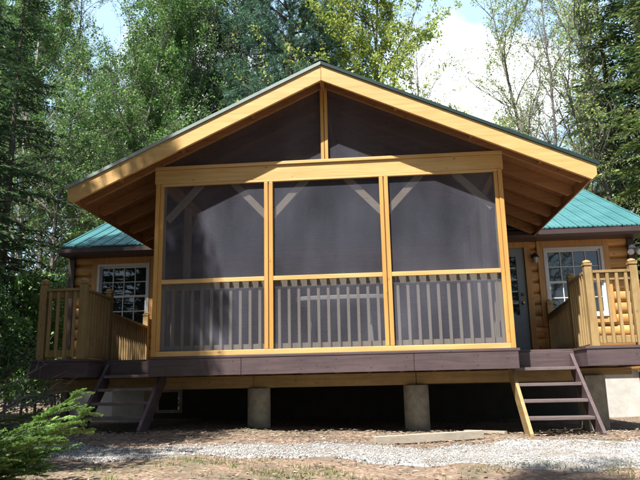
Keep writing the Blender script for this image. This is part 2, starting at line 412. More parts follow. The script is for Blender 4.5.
# grass
n = 12000
qx = RS.normal(0, 1, n)*1.9; qx[::3] = RS.uniform(-1.8, 2.4, len(qx[::3])); qy = RS.uniform(-3.8, -2.2, n)
cl = np.sin(qx*7.1+1+np.sin(qy*5))*np.sin(qy*9.3+qx*2)+.8*np.sin(qx*2.3+qy*4)+RS.normal(0, .35, n) > .55
qx, qy = qx[cl], qy[cl]; n = len(qx)
h = RS.uniform(.012, .05, n)*(1+.6*(RS.rand(n) > .93)); a = RS.rand(n)*2*PI; wd = .0035
b0 = np.stack([qx-np.cos(a)*wd, qy-np.sin(a)*wd, gz(qx, qy)-.003], -1); b1 = np.stack([qx+np.cos(a)*wd, qy+np.sin(a)*wd, gz(qx, qy)-.003], -1)
lean = RS.normal(0, .018, (n, 2)); tp = np.stack([qx+lean[:, 0], qy+lean[:, 1], gz(qx, qy)+h], -1)
V = np.stack([b0, b1, tp], 1).reshape(-1, 3); Fc = np.arange(3*n).reshape(n, 3)
tag(link_mesh('grass', np_mesh('grass', V, Fc), M['grass']), 'sparse short green grass in front of the gravel path', 'grass', kind='stuff')

# ------------------------------------------------------------------ log cabin
HY = 3.32           # wall plane
cab = thing('log_cabin', (0, HY, -.9), 'orange log cabin with turquoise green metal roof behind the screened porch', 'log cabin')
WX = 4.72; WIN = [(-4.30, -3.36), (3.36, 4.32)]; WZ = (.66, 1.82); DOOR = (2.15, 3.05, .0, 1.84)
def log_rows(x0, x1, z0, z1, yface, r=.095, pitch=.185, mb=None):
    mb = mb or MB(); z = -.22
    while z < 2.2:
        a, bq = max(z, z0), min(z+pitch, z1)
        if bq-a > .02:
            zc = z+pitch/2; pts = []
            for k in range(9):
                zz = a+(bq-a)*k/8; q = (zz-zc)/(pitch/2); q = max(-1, min(1, q))
                pts.append((yface - .055*math.sqrt(max(0, 1-q*q)) , zz))
            poly = [(yface+.12, a)] + pts + [(yface+.12, bq)]
            mb.prism(poly, 'x', x0, x1)
        z += pitch
    return mb
w_ = MB()
TR = .10
segs = [(-WX, WIN[0][0]-TR), (WIN[0][1]+TR, DOOR[0]-.08), (DOOR[1]+.10, WIN[1][0]-TR), (WIN[1][1]+TR, WX)]
for a, b_ in segs: log_rows(a, b_, -.2, 2.10, HY, mb=w_)
for a, b_ in WIN: log_rows(a-TR, b_+TR, -.2, WZ[0]-TR, HY, mb=w_)
wall = w_.build('wall', M['log'], cab)
back = MB().box(-WX, WX, HY+.06, HY+7.3, -.2, 2.2)
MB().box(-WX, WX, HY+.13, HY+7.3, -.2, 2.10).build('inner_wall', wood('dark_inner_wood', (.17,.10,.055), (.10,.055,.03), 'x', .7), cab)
MB().box(-WX+.02, -3.65, HY+.03, HY+7.3, -1.3, -.203).build('foundation', M['found'], cab)
MB().box(3.85, WX-.02, HY+.03, HY+7.3, -1.3, -.203).build('foundation', M['found'], cab)
MB().box(-3.645, 3.845, HY+.03, HY+7.3, -1.3, -.203).build('foundation', plain('shade_painted_foundation', (.05,.048,.043), .95, 0, .1, 5), cab)  # same concrete, its colour darkened to stand for shade under the deck
# gable ends of main roof
EY, EZ, PT = 2.95, 2.085, .47; RY = EY+3.95; RZ = EZ+3.95*PT
MB().prism([(HY+.13, 2.101), (RY*2-HY-.13, 2.101), (RY, 2.101+(RY-HY-.13)*PT)], 'x', -WX, WX).build('gable_wall', M['log'], cab)
# header trim board under eave
MB().box(-WX, DOOR[0]-.081, HY-.075, HY-.058, 1.95, 2.09).box(DOOR[0]-.08, WX, HY-.075, HY-.058, 1.95, 2.09).build('wall_trim', M['soffit_x'], cab, .003)
# metal roof with ribs
XE = 4.84; XR = 5.06
def roof_slope(sgn):
    mb = MB()
    y0 = EY if sgn > 0 else 2*RY-EY
    def P(u, off): # u along slope 0..1
        y = y0+(RY-y0)*u; z = EZ+(RZ-EZ)*u+off; return (y, z)
    mb.prism([P(0, 0), P(1, 0), P(1, .02), P(0, .02)], 'x', -XE, XR)
    x = -XE+.02
    while x < XR:
        mb.prism([P(-.004, .0205), P(1, .0205), P(1, .042), P(-.004, .042)], 'x', x-.013, x+.013)
        for q in (.076, .152):
            if x+q < XR: mb.prism([P(-.002, .0205), P(1, .0205), P(1, .026), P(-.002, .026)], 'x', x+q-.008, x+q+.008)
        x += .229
    return mb
rf = roof_slope(1).build('roof', M['roof'], cab)
roof_slope(-1).build('roof', M['roof'], cab)
MB().box(-XE, XR, RY-.13, RY+.13, RZ+.035, RZ+.06).build('ridge_cap', M['roof'], rf)
for sx_ in (-1, 1):
    xx = XR if sx_ > 0 else -XE; mb = MB()
    mb.prism([(EY, EZ-.14), (RY, RZ-.14), (2*RY-EY, EZ-.14), (2*RY-EY, EZ-.004), (RY, RZ-.004), (EY, EZ-.004)], 'x', xx-.012 if sx_ > 0 else xx-.012, xx+.012)
    mb.build('rake_board', M['darkfascia'], cab)
MB().box(-XE+.014, XR-.014, EY-.0, EY+.02, EZ-.155, EZ-.012).build('eave_fascia', M['darkfascia'], cab)
# gutter lip catching the sun
gm = MB(); gm.prism([(EY-.003, EZ-.05), (EY-.003, EZ-.155), (EY-.075, EZ-.155), (EY-.10, EZ-.115), (EY-.095, EZ-.05), (EY-.085, EZ-.05), (EY-.088, EZ-.11), (EY-.07, EZ-.145), (EY-.012, EZ-.145), (EY-.012, EZ-.05)], 'x', -XE, XR)
gm.build('gutter', M['darkfascia'], cab)
MB().box(-XE+.014, XR-.014, EY+.021, HY-.0, EZ-.15, EZ-.13).build('eave_soffit', M['darkfascia'], cab)
for sx_ in (-1, 1):
    mb = MB().box(min(sx_*(WX+.0), sx_*(WX+.11)), max(sx_*(WX), sx_*(WX+.11)), HY-.09, HY+.05, -.9, 1.93)
    mb.build('corner_board', M['darkfascia'], cab, .004)
# windows
for (a, b_) in WIN:
    z0, z1 = WZ
    tr = MB().box(a-TR, a-.001, HY-.075, HY+.05, z0-TR, z1+TR+.02).box(b_+.001, b_+TR, HY-.075, HY+.05, z0-TR, z1+TR+.02)
    tr.box(a, b_, HY-.073, HY+.05, z0-TR, z0-.001).box(a, b_, HY-.073, HY+.05, z1+.001, z1+TR+.02)
    tr.build('window_trim', M['trimwood'], cab, .004)
    fr = MB(); q = .045
    fr.box(a, a+q, HY-.085, HY+.02, z0, z1).box(b_-q, b_, HY-.085, HY+.02, z0, z1).box(a+q, b_-q, HY-.085, HY+.02, z1-q, z1).box(a+q, b_-q, HY-.095, HY+.02, z0, z0+q)
    win = fr.build('window', M['white'], cab, .003)
    zm = (z0+z1)/2+.0
    sa = MB(); s_ = .028
    for (u, v, yy) in ((z0+q, zm+.018, HY-.045), (zm-.018, z1-q, HY-.02)):
        sa.box(a+q, a+q+s_, yy-.02, yy+.015, u, v).box(b_-q-s_, b_-q, yy-.02, yy+.015, u, v)
        sa.box(a+q+s_, b_-q-s_, yy-.02, yy+.015, u, u+s_+.008).box(a+q+s_, b_-q-s_, yy-.02, yy+.015, v-s_, v)
        xi0, xi1 = a+q+s_, b_-q-s_
        for k in (1, 2, 3):
            xm = xi0+(xi1-xi0)*k/4; sa.box(xm-.007, xm+.007, yy-.012, yy+.006, u+s_+.008, v-s_)
        zz = (u+v)/2
        for k in range(4):
            sa.box(xi0+(xi1-xi0)*k/4+.007, xi0+(xi1-xi0)*(k+1)/4-.007, yy-.011, yy+.005, zz-.007, zz+.007)
    sa.build('sash', M['white'], win)
    gl = MB().box(a+q+.001, b_-q-.001, HY-.036, HY-.032, z0+q, zm).box(a+q+.001, b_-q-.001, HY-.012, HY-.008, zm+.001, z1-q)
    gl.build('pane', M['glass'], win)
# blue grey door
x0, x1, z0, z1 = DOOR
MB().box(x1+.002, x1+.098, HY-.075, HY+.05, -.0, z1+.10).box(x0-.08, x0-.002, HY-.075, HY+.05, 0, z1+.10).box(x0, x1, HY-.073, HY+.05, z1+.002, z1+.10).build('door_frame', M['trimwood'], cab, .004)
dr = MB().box(x0, x1, HY-.03, HY+.02, .0, .72).box(x0, x0+.14, HY-.03, HY+.02, .72, 1.70).box(x1-.14, x1, HY-.03, HY+.02, .72, 1.70).box(x0, x1, HY-.03, HY+.02, 1.70, z1)
dr.box(x0+.14, x1-.14, HY-.036, HY-.03, .18, .60).build('door', M['door'], cab, .003)
door = [o for o in COL.objects if o.name == 'door'][0]
dm = MB()
for k in (1, 2):
    xm = x0+.14+(x1-x0-.28)*k/3; dm.box(xm-.01, xm+.01, HY-.035, HY-.012, .72, 1.70)
for k in range(1, 5):
    zz = .72+.98*k/5
    for j in range(3):
        xa = x0+.14+(x1-x0-.28)*j/3+.01; xb = x0+.14+(x1-x0-.28)*(j+1)/3-.01; dm.box(xa, xb, HY-.034, HY-.012, zz-.01, zz+.01)
dm.build('muntin', M['white'], door)
MB().box(x0+.141, x1-.141, HY-.010, HY-.004, .721, 1.699).build('pane', M['glass'], door)
for zk, nm in ((.92, 'handle'), (1.06, 'deadbolt')):
    kb = MB().tube([(x1-.07, HY-.03, zk), (x1-.07, HY-.04, zk), (x1-.07, HY-.05, zk), (x1-.07, HY-.075, zk), (x1-.07, HY-.09, zk)], [.03, .03, .012, .026, .018] if nm == 'handle' else [.026, .026, .02, .02, .005], 16)
    kb.build(nm, M['brass'], door, smooth=False)
# basement window
bw = MB(); xa, xb, za, zb = -3.20, -2.75, -.74, -.35
bw.box(xa, xa+.05, HY+.0, HY+.029, za, zb).box(xb-.05, xb, HY+.0, HY+.029, za, zb).box(xa+.05, xb-.05, HY, HY+.029, za, za+.05).box(xa+.05, xb-.05, HY, HY+.029, zb-.05, zb)
bwo = bw.build('basement_window', M['conc'], cab); MB().box(xa+.05, xb-.05, HY+.012, HY+.018, za+.05, zb-.05).build('pane', M['glass'], bwo)

# wall lamp
lp = thing('wall_lamp', (3.2, HY-.075, 1.68), 'small black coach lamp on the log wall between door and right window', 'lamp')
MB().tube([(3.2, HY-.056, 1.68), (3.2, HY-.085, 1.68)], .045, 16).build('backplate', M['black'], lp)
MB().tube([(3.2, HY-.085, 1.68), (3.2, HY-.13, 1.71), (3.2, HY-.165, 1.73), (3.2, HY-.18, 1.70)], .010, 8).build('arm', M['black'], lp)
MB().tube([(3.2, HY-.18, 1.72), (3.2, HY-.18, 1.70), (3.2, HY-.18, 1.65), (3.2, HY-.18, 1.645)], [.015, .04, .07, .06], 8).build('hood', M['black'], lp)
MB().tube([(3.2, HY-.18, 1.645), (3.2, HY-.18, 1.57), (3.2, HY-.18, 1.55)], [.045, .035, .015], 8).build('glass', M['glasslamp'], lp)
# flood light at right corner
fl = thing('flood_light', (4.78, HY-.1, 1.72), 'white round flood light under the eave at the right cabin corner', 'light')
MB().tube([(4.78, HY-.092, 1.76), (4.78, HY-.12, 1.76)], .055, 16).build('base', M['white'], fl)
for s_ in (-1, 1):
    MB().tube([(4.78+.02*s_, HY-.12, 1.75), (4.78+.05*s_, HY-.16, 1.72), (4.78+.055*s_, HY-.165, 1.715), (4.78+.07*s_, HY-.23, 1.67), (4.78+.073*s_, HY-.235, 1.667)], [.018, .02, .035, .052, .045], 14).build('lamp_head', M['white'], fl, smooth=True)

# ------------------------------------------------------------------ deck
dk = thing('deck', (0, 0, -.9), 'raised purple brown stained deck on concrete piers under the screened porch', 'deck')
fb = MB()
DF = .0
sc0 = MB().tube([(-1.95, -.0447, -.05), (-1.95, -.0462, -.05)], .006, 8).build('screw', M['black'], dk)
for k in range(10):
    for zz in (0, -.105):
        if k or zz: rep(sc0, (k*.406+random.uniform(-.01, .01), 0, zz))
b1 = MB().box(-2.17, -1.05, -.045, -.005, -.205, -.004).build('fascia_board', M['deck_x'], dk, .004)
for (xa, xb) in ((-1.046, .98), (.984, 2.17)): MB().box(xa, xb, -.045, -.005, -.205, -.004).build('fascia_board', M['deck_x'], dk, .004)
for s_ in (-1, 1):
    a, bq = sorted((s_*2.14, s_*2.17)); MB().box(a, bq, -.0049, .46, -.205, -.004).build('fascia_board', M['deck_y'], dk, .003)
    a, bq = sorted((s_*2.173, s_*2.93)); MB().box(a, bq, .46, .50, -.195, -.004).build('fascia_board', M['deck_x'], dk, .004)
    a, bq = sorted((s_*2.96, s_*2.93)); MB().box(a, bq, .0, .50, -.195, -.004).build('fascia_board', M['deck_y'], dk, .004)
    XO = 3.78 if s_ > 0 else 3.66
    a, bq = sorted((s_*2.93, s_*XO)); MB().box(a, bq, -.042, -.001, -.195, -.004).build('fascia_board', M['deck_x'], dk, .004)
    a, bq = sorted((s_*(XO-.03), s_*XO)); MB().box(a, bq, .0, HY-.1, -.195, -.004).build('fascia_board', M['deck_y'], dk, .004)
# decking boards run along x
db = MB()
y = -.05
while y < HY-.15:
    if y < .44:
        db.box(-2.19, 2.19, y, y+.134, -.003, .026)
        for s_ in (-1, 1):
            a, bq = (2.92, 3.80) if s_ > 0 else (-3.68, -2.92); db.box(a, bq, y, y+.134, -.003, .026)
    else:
        db.box(-3.68, 3.80, y, y+.134, -.003, .026)
    y += .140
db.build('deck_boards', M['deck_x'], dk, .003)
jm = MB()
x = -3.55
while x < 3.7:
    y0 = .0 if (abs(x) < 2.1 or abs(x) > 2.97) else .505
    jm.box(x-.019, x+.019, y0, HY-.1, -.20, -.006); x += .4
jm.build('joists', M['pt_y'], dk)
for (xa, xb) in ((-2.20, -1.02), (-1.016, 1.025)): MB().box(xa, xb, .60, .68, -.36, -.207).build('beam', M['pt_x'], dk, .004)
MB().box(1.03, 2.95, .595, .675, -.35, -.207).build('beam', M['pt_x'], dk, .004)
MB().box(-3.7, -2.204, .60, .68, -.36, -.207).build('beam', M['pt_x'], dk, .004)
MB().box(2.955, 3.62, .59, .67, -.29, -.207).build('beam', M['pt_x'], dk, .004)
MB().box(-3.7, 3.7, 2.2, 2.28, -.36, -.207).build('beam', M['pt_x'], dk)

# piers
def pier(x, y, r, label):
    zb = float(gz(x, y))-.25; t = -.362
    mb = MB(); mb.tube([(x, y, zb), (x, y, t-.01), (x, y, t)], [r, r, r-.01], 40)
    o = mb.build('concrete_pier', M['conc'], loc=(x, y, zb), smooth=False)
    for p_ in o.data.polygons: p_.use_smooth = len(p_.vertices) == 4
    tag(o, label, 'pier', 'round concrete piers under the deck'); return o
pier(-.96, .66, .145, 'round grey concrete pier left of centre, under the dark front beam')
pier(1.02, .66, .155, 'round grey concrete pier right of centre, with a board lying in front of it')
pier(-1.26, 2.24, .14, 'round concrete pier deep in the shade behind the left front pier')
pier(1.1, 2.24, .14, 'round concrete pier deep in the shade behind the right front pier')
o = MB().box(3.03, 3.27, .5, .9, -1.2, -.2925).build('concrete_block_pier', M['conc'], loc=(3.15, .7, -1.2), bevel=.008); tag(o, 'square grey concrete pier beside the right stairs, under the right end of the deck', 'pier')
o = MB().box(-3.62, -3.09, 2.45, 2.9, -1.1, -.347).build('concrete_block', M['conc2'], loc=(-3.35, 2.6, -1.1), bevel=.012); tag(o, 'pale grey square concrete block seen through the treads of the left stairs', 'concrete block')
# board lying on ground
z = float(gz(1, -.5))
tb = MB().beam((.50, -.98, z+.03), (1.64, -.50, z+.045), .05, .085).build('board', M['conc'], loc=(1, -.5, z))
tb.data.materials[0] = wood('weathered_board', (.40,.36,.30), (.29,.25,.20), 'x', .85, .2, .1)
b_ = tb.modifiers.new('bevel', 'BEVEL'); b_.width = .004
tag(tb, 'weathered grey board lying on the ground before the right round pier', 'board')
o = MB().beam((1.55, .3, float(gz(1.7,.3))+.03), (1.95, -.1, float(gz(1.8,0))+.03), .05, .03).build('scrap_board', tb.data.materials[0], loc=(1.7, .1, -.9)); tag(o, 'short scrap of wood lying in the shade left of the right stairs', 'board')

# ------------------------------------------------------------------ stairs
def stairs(xa, xb, label, y1, zg):
    t = thing('stairs', ((xa+xb)/2, y1, zg), label, 'stairs', 'open wooden stairs up to the deck')
    y0, z0_ = .44, -.03
    def st(x):
        mb = MB(); slope = (zg-z0_)/(y1-y0)
        # parallelogram in (y,z)
        hv = .235
        mb.prism([(y0, z0_-hv), (y0, z0_), (y0-.03, z0_), (y1-.06, zg+.04), (y1-.06, zg-.02), (y1+.17, zg-.02)], 'x', x-.019, x+.019)
        return mb
    st(xa).build('stringer', M['pt_y' if xa > 0 else 'deck_y'], t, .003); st(xb).build('stringer', M['deck_y'], t, .003)
    n = 4; H = -zg
    for k in range(n):
        z = -.03-(k+1)*(H-.03)/(n+1)+.02; yc = y0 + (z-z0_)/(zg-z0_)*(y1-y0)
        MB().box(xa+.021, xb-.021, yc-.06, yc+.17, z-.036, z).build('tread', M['tread'], t, .004)
    return t
stairs(2.14, 2.88, 'open purple brown wooden stairs in bright light at the right end of the porch', -.48, float(gz(2.5, -.5)))
stairs(-2.86, -2.12, 'open dark wooden stairs in shade at the left end of the porch', -.40, float(gz(-2.5, -.4)))

# ------------------------------------------------------------------ railings
def railing(s, label):
    t = thing('deck_railing', (s*3.1, .5, .026), label, 'railing', 'weathered baluster railings at both ends of the deck')
    zf = .027
    def post(x, y, h):
        p = MB().box(x-.044, x+.044, y-.044, y+.044, zf, h-.085).box(x-.036, x+.036, y-.036, y+.036, h-.085, h-.07)
        p = p.build('post', M['pt_z'], t, .004)
        cp = MB().box(x-.048, x+.048, y-.048, y+.048, h-.07, h-.045)
        cp.tube([(x, y, h-.045), (x, y, h-.03), (x, y, h-.012), (x, y, h)], [.044, .050, .040, .012], 12)
        cp.build('post_cap', M['pt_z'], p, .003)
    xa, xb = s*3.05, s*3.56
    post(xa, .03, 1.03); post(xb, .03, 1.03); post(s*3.12, .98, 1.03); post(s*3.36, HY-.16, .95); post(s*3.72, 1.0, 1.03) if 0 else None
    def run(p0, p1, top, nb, ax):
        d = Vector((p1[0]-p0[0], p1[1]-p0[1], 0)); ln = d.length; d.normalize()
        a = Vector((p0[0], p0[1], 0))+d*.046; b = Vector((p1[0], p1[1], 0))-d*.046
        m_ = M['pt_'+ax]
        MB().beam(a+Vector((0,0,top-.016)), b+Vector((0,0,top-.016)), .10, .032).build('top_rail', m_, t, .004)
        MB().beam(a+Vector((0,0,top-.075)), b+Vector((0,0,top-.075)), .036, .083).build('upper_rail', m_, t, .004)
        MB().beam(a+Vector((0,0,.10)), b+Vector((0,0,.10)), .036, .083).build('bottom_rail', m_, t, .004)
        nrm = Vector((d.y, -d.x, 0))
        if nrm.y > .5 or (abs(nrm.y) < .5 and nrm.x*s > 0): nrm = -nrm
        for k in range(nb):
            c = a+(b-a)*((k+.5)/nb)+nrm*.036
            ang = 0
            MB().beam(c+Vector((0,0,.055)), c+Vector((0,0,top-.04)), .034, .034, up=tuple(d)).build('baluster', M['pt_z'], t, .002)
    run((xa, .03), (xb, .03), .90, 4, 'x')
    run((xa, .03), (s*3.12, .98), .90, 7, 'y')
    run((s*3.12, .98), (s*3.36, HY-.16), .70, 16, 'y')
railing(1, 'sunlit baluster railing with capped posts in front of the right cabin window')
railing(-1, 'shaded baluster railing with capped posts in front of the left cabin window')

# ------------------------------------------------------------------ screened porch
po = thing('screened_porch', (0, 0, .03), 'screened gable porch with yellow pine framing on the deck', 'porch')
# --- roof
OV, TIP, ZT, ZA = .32, 3.16, 2.11, 3.565
PS = (ZA-ZT)/TIP; ang = math.atan(PS)
def yroof(z): return EY+(z-EZ)/PT   # where the main roof reaches height z
def slab(s, zoff0, zoff1, x_in=0.0, x_out=TIP, yf=-OV, ext=.0):
    mb = MB(); v = []
    for off in (zoff0, zoff1):
        for (x, back) in ((x_in, 0), (x_in, 1), (x_out, 1), (x_out, 0)):
            z = ZA-PS*x+off
            v.append((s*x, (yroof(ZA-PS*x)+.25+ext) if back else yf, z))
    mb.v = v; mb.f = [(0,1,2,3),(7,6,5,4),(0,4,5,1),(1,5,6,2),(2,6,7,3),(3,7,4,0)]
    return mb
for s in (-1, 1):
    r_ = slab(s, -.012, 0, yf=-OV-.03, x_out=TIP+.03)
    # ribs of the metal roof run down the slope
    y = -OV+.05
    while y < 5.8:
        xr = min(TIP+.03, max(0, (ZA-(EZ+(y-.2-EY)*PT))/PS)) if y > EY else TIP+.03
        if y > EY: # rib only where above the main roof
            x_lo = 0; x_hi = xr
        else: x_lo, x_hi = 0, TIP+.03
        if x_hi > .3:
            r_.beam((s*x_lo, y, ZA-PS*x_lo+.008), (s*x_hi, y, ZA-PS*x_hi+.008), .026, .022)
        y += .229
    ro = r_.build('roof', M['roof'], po)
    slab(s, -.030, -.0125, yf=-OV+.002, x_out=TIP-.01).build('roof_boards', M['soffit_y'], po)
    # barge (fascia) board with plumb cut at the tip
    FH = .205
    def barge(y0, y1, h, z_off, xo, name, mat, xin=.0015):
        mb = MB(); mb.prism([(s*xin, ZA-PS*xin+z_off), (s*xo, ZA-PS*xo+z_off), (s*xo, ZA-PS*xo+z_off-h*.62), (s*(xo-.06), ZA-PS*(xo-.06)+z_off-h), (s*xin, ZA-PS*xin+z_off-h)], 'y', y0, y1)
        return mb.build(name, mat, po, .004)
    barge(-OV-.038, -OV, FH, -.032, TIP, 'fascia', M['pine_x'])
    # drip edge
    mb = MB().prism([(s*.0015, ZA+.012), (s*(TIP+.035), ZA-PS*(TIP+.035)+.012), (s*(TIP+.035), ZA-PS*(TIP+.035)-.03), (s*.0015, ZA-.03)], 'y', -OV-.056, -OV-.0395)
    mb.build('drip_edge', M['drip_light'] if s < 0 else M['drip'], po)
    # rafters
    k = 0
    for y in [-.0, .55, 1.1, 1.65, 2.2, 2.75]:
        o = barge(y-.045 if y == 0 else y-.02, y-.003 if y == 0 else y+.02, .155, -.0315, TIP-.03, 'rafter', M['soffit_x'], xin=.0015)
    # blocking lookout along the eave
    a, bq = sorted((s*(TIP-.028), s*(TIP-.006)))
    MB().prism([(s*(TIP-.027), ZT-.032+.02), (s*(TIP-.002), ZT-.030), (s*(TIP-.002), ZT-.16), (s*(TIP-.027), ZT-.165)], 'y', -OV+.003, 2.93).build('eave_board', M['soffit_y'], po)
    # short lookouts between barge and first rafter
    for q in (.9, 1.8, 2.6):
        zc = ZA-PS*q-.032-.075
        MB().beam((s*q, -OV+.002, zc), (s*q, -.047, zc), .038, .085).build('lookout', M['soffit_y'], po)
rp = MB(); rp.prism([(0, ZA+.045), (.09, ZA+.045-PS*.09), (.09, ZA+.035-PS*.09), (0, ZA+.03), (-.09, ZA+.035-PS*.09), (-.09, ZA+.045-PS*.09)], 'y', -OV-.06, 6.1)
rp.build('ridge_cap', M['drip'], po)
MB().box(-.022, .022, -OV+.0, 3.2, ZA-.24, ZA-.05).build('ridge_beam', M['soffit_y'], po)

# --- front framing
PXW = 2.15; ZHB, ZHT = 2.185, 2.424
MB().box(-PXW-.02, PXW+.02, -.035, .0, ZHB, ZHT-.055).build('header', M['pine_x'], po, .004)
MB().box(-PXW-.02, PXW+.02, -.055, .02, ZHT-.052, ZHT-.012).build('header_cap', M['pine_x'], po, .004)
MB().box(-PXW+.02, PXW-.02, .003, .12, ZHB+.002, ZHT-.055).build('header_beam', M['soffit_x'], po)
MB().box(-PXW+.052, PXW-.052, -.040, -.003, ZHB-.03, ZHB-.002).build('header_trim', M['pine_x'], po, .003)
BAYS = [(-2.15, -.715), (-.715, .715), (.715, 2.15)]
Z0F = .027; ZM = .93
for x, s in ((-2.15, 1), (2.15, -1)):
    a, bq = sorted((x-s*.0, x+s*.052)); MB().box(a, bq, -.048, .0, Z0F, ZHB-.0015).build('corner_trim', M['mull'], po, .004)
    a, bq = sorted((x+s*.055, x+s*.10)); MB().box(a, bq, -.038, -.003, Z0F+.062, ZHB-.032).build('screen_stop', M['mull'], po, .004)
    a, bq = sorted((x+s*.002, x+s*.10)); MB().box(a, bq, .003, .10, Z0F, ZHB).build('post', M['bal_in'], po)
for x in (-.715, .715):
    for s in (-1, 1):
        a, bq = sorted((x+s*.006, x+s*.054)); MB().box(a, bq, -.040, -.003, Z0F+.062, ZHB-.032).build('mullion', M['mull'], po, .004)
    MB().box(x-.004, x+.004, -.022, -.003, Z0F+.062, ZHB-.032).build('mullion_groove', M['soffit_x'], po)
    MB().box(x-.045, x+.045, .003, .095, Z0F, ZHB).build('post', M['bal_in'], po)
for (a, bq) in BAYS:
    l = a+(.10 if a < -2 else .054); r = bq-(.10 if bq > 2 else .054)
    MB().box(l+.001, r-.001, -.036, -.003, ZM-.022, ZM+.030).build('mid_rail', M['pine_x'], po, .003)
MB().box(-2.097, 2.097, -.040, -.003, Z0F, Z0F+.060).build('sill', M['pine_x'], po, .004)
MB().box(-2.17, 2.17, -.066, -.001, -.0, .0).v
# screens
sp = 0
for (a, bq) in BAYS:
    for (u, v) in ((Z0F+.05, ZM), (ZM+.001, ZHB-.01)):
        mb = MB(); mb.v = [(a+.03, .0, u), (bq-.03, .0, u), (bq-.03, .0, v), (a+.03, .0, v)]; mb.f = [(0,1,2,3)]
        mb.build('screen', M['screen'], po)
gs = MB(); xg = (ZA-.19-ZHT)/PS
for s in (-1, 1):
    mb = MB(); mb.v = [(s*.01, -.0015, ZHT-.02), (s*(xg+.1), -.0015, ZHT-.02), (s*.01, -.0015, ZA-.15)]; mb.f = [(0,1,2)]
    mb.build('gable_screen', M['screen'], po)
for s in (-1, 1):
    a, bq = sorted((s*.004, s*.045)); MB().box(a, bq, -.050, -.004, ZHT-.011, ZA-.20).build('gable_mullion', M['mull'], po, .003)
# balusters and rails inside
for (a, bq) in BAYS:
    l = a+(.10 if a < -2 else .05); r = bq-(.10 if bq > 2 else .05)
    MB().box(l, r, .055, .093, Z0F+.04, Z0F+.13).build('bottom_rail', M['bal_in'], po)
    MB().box(l, r, .055, .093, ZM-.10, ZM-.012).build('top_rail', M['bal_in'], po)
bal = None
for (a, bq) in BAYS:
    for k in range(11):
        x = a+(bq-a)*(k+1)/12
        if bal is None:
            bal = MB().box(x-.017, x+.017, .018, .052, Z0F+.045, ZM-.015).build('baluster', M['bal_in'], po, .002); bx0 = x
        else: rep(bal, (x-bx0, 0, 0))
# braces
for (x, s) in ((-2.05, 1), (-.715, -1), (-.715, 1), (.715, -1), (.715, 1), (2.05, -1)):
    MB().beam((x+s*.03, .05, ZHB-.46), (x+s*.46, .05, ZHB+.0), .038, .085, up=(0, 0, 1)).build('brace', M['brace'], po, .002)
# sides
for s in (-1, 1):
    X0 = s*2.13
    for y in (1.18, 2.25, HY-.13):
        a, bq = sorted((X0-s*.09, X0)); MB().box(a, bq, y-.045, y+.045, Z0F, ZHB).build('post', M['bal_in'], po)
        a, bq = sorted((X0+s*.003, X0+s*.03)); MB().box(a, bq, y-.045, y+.045, Z0F, ZHB).build('mullion', M['mull'], po)
    a, bq = sorted((X0-s*.07, X0+s*.03)); MB().box(a, bq, .125, HY-.08, ZHB+.002, ZHT-.1).build('side_header', M['pine_y'], po)
    a, bq = sorted((X0-s*.035, X0-s*.002)); MB().box(a, bq, .105, HY-.18, ZM-.02, ZM+.03).build('mid_rail', M['pine_y'], po)
    MB().box(a, bq, .105, HY-.18, Z0F+.03, Z0F+.12).build('bottom_rail', M['bal_in'], po)
    mb = MB(); mb.v = [(X0, .11, Z0F), (X0, HY-.1, Z0F), (X0, HY-.1, ZHB), (X0, .11, ZHB)]; mb.f = [(0,1,2,3)]
    mb.build('screen', M['screen'], po)
    for k in range(22):
        y = .25+k*.131
        if min(abs(y-q) for q in (1.18, 2.25, HY-.13)) < .07: continue
        rep(bal, (X0-s*.055-bx0, y-.035, 0))
    # brace on the side wall
    MB().beam((X0-s*.045, 1.22, ZHB-.42), (X0-s*.045, 1.62, ZHB), .038, .085).build('brace', M['brace'], po)

# patio table in the porch
tb = thing('patio_table', (.13, .7, .027), 'pale patio table behind the lower middle screen of the porch', 'table')
pl = []
for k in range(28):
    t_ = 2*PI*k/28; c_, s__ = math.cos(t_), math.sin(t_)
    pl.append((.13+.60*math.copysign(abs(c_)**.45, c_), .70+.36*math.copysign(abs(s__)**.45, s__)))
MB().prism(pl, 'z', .70, .755).build('tabletop', M['table'], tb, .008)
for s in (0, 1):
    for q in (0, 1):
        x = -.25+s*.72; y = .52+q*.40
        MB().tube([(x, y, .70), (x+(.05 if s else -.05), y, .027)], .02, 10).build('leg', M['table'], tb)

# ------------------------------------------------------------------ trees
def tubes(segs, n=5):
    """segs: array (m, 8): p0(3), p1(3), r0, r1"""
    s = np.asarray(segs, float); m = len(s)
    p0, p1, r0, r1 = s[:, :3], s[:, 3:6], s[:, 6], s[:, 7]
    d = p1-p0; d /= np.linalg.norm(d, axis=1, keepdims=True)+1e-9
    ref = np.where(np.abs(d[:, 2:3]) < .9, np.array([[0, 0, 1.]]), np.array([[1., 0, 0]]))
    a = np.cross(d, ref); a /= np.linalg.norm(a, axis=1, keepdims=True); b = np.cross(d, a)
    t = np.arange(n)*2*PI/n; c, s_ = np.cos(t), np.sin(t)
    ring = a[:, None]*c[None, :, None]+b[:, None]*s_[None, :, None]
    V = np.concatenate([p0[:, None]+ring*r0[:, None, None], p1[:, None]+ring*r1[:, None, None]], 1).reshape(-1, 3)
    j = np.arange(n); f = np.stack([j, (j+1) % n, n+(j+1) % n, n+j], -1)
    Fc = (f[None]+(np.arange(m)*2*n)[:, None, None]).reshape(-1, 4)
    return V, Fc
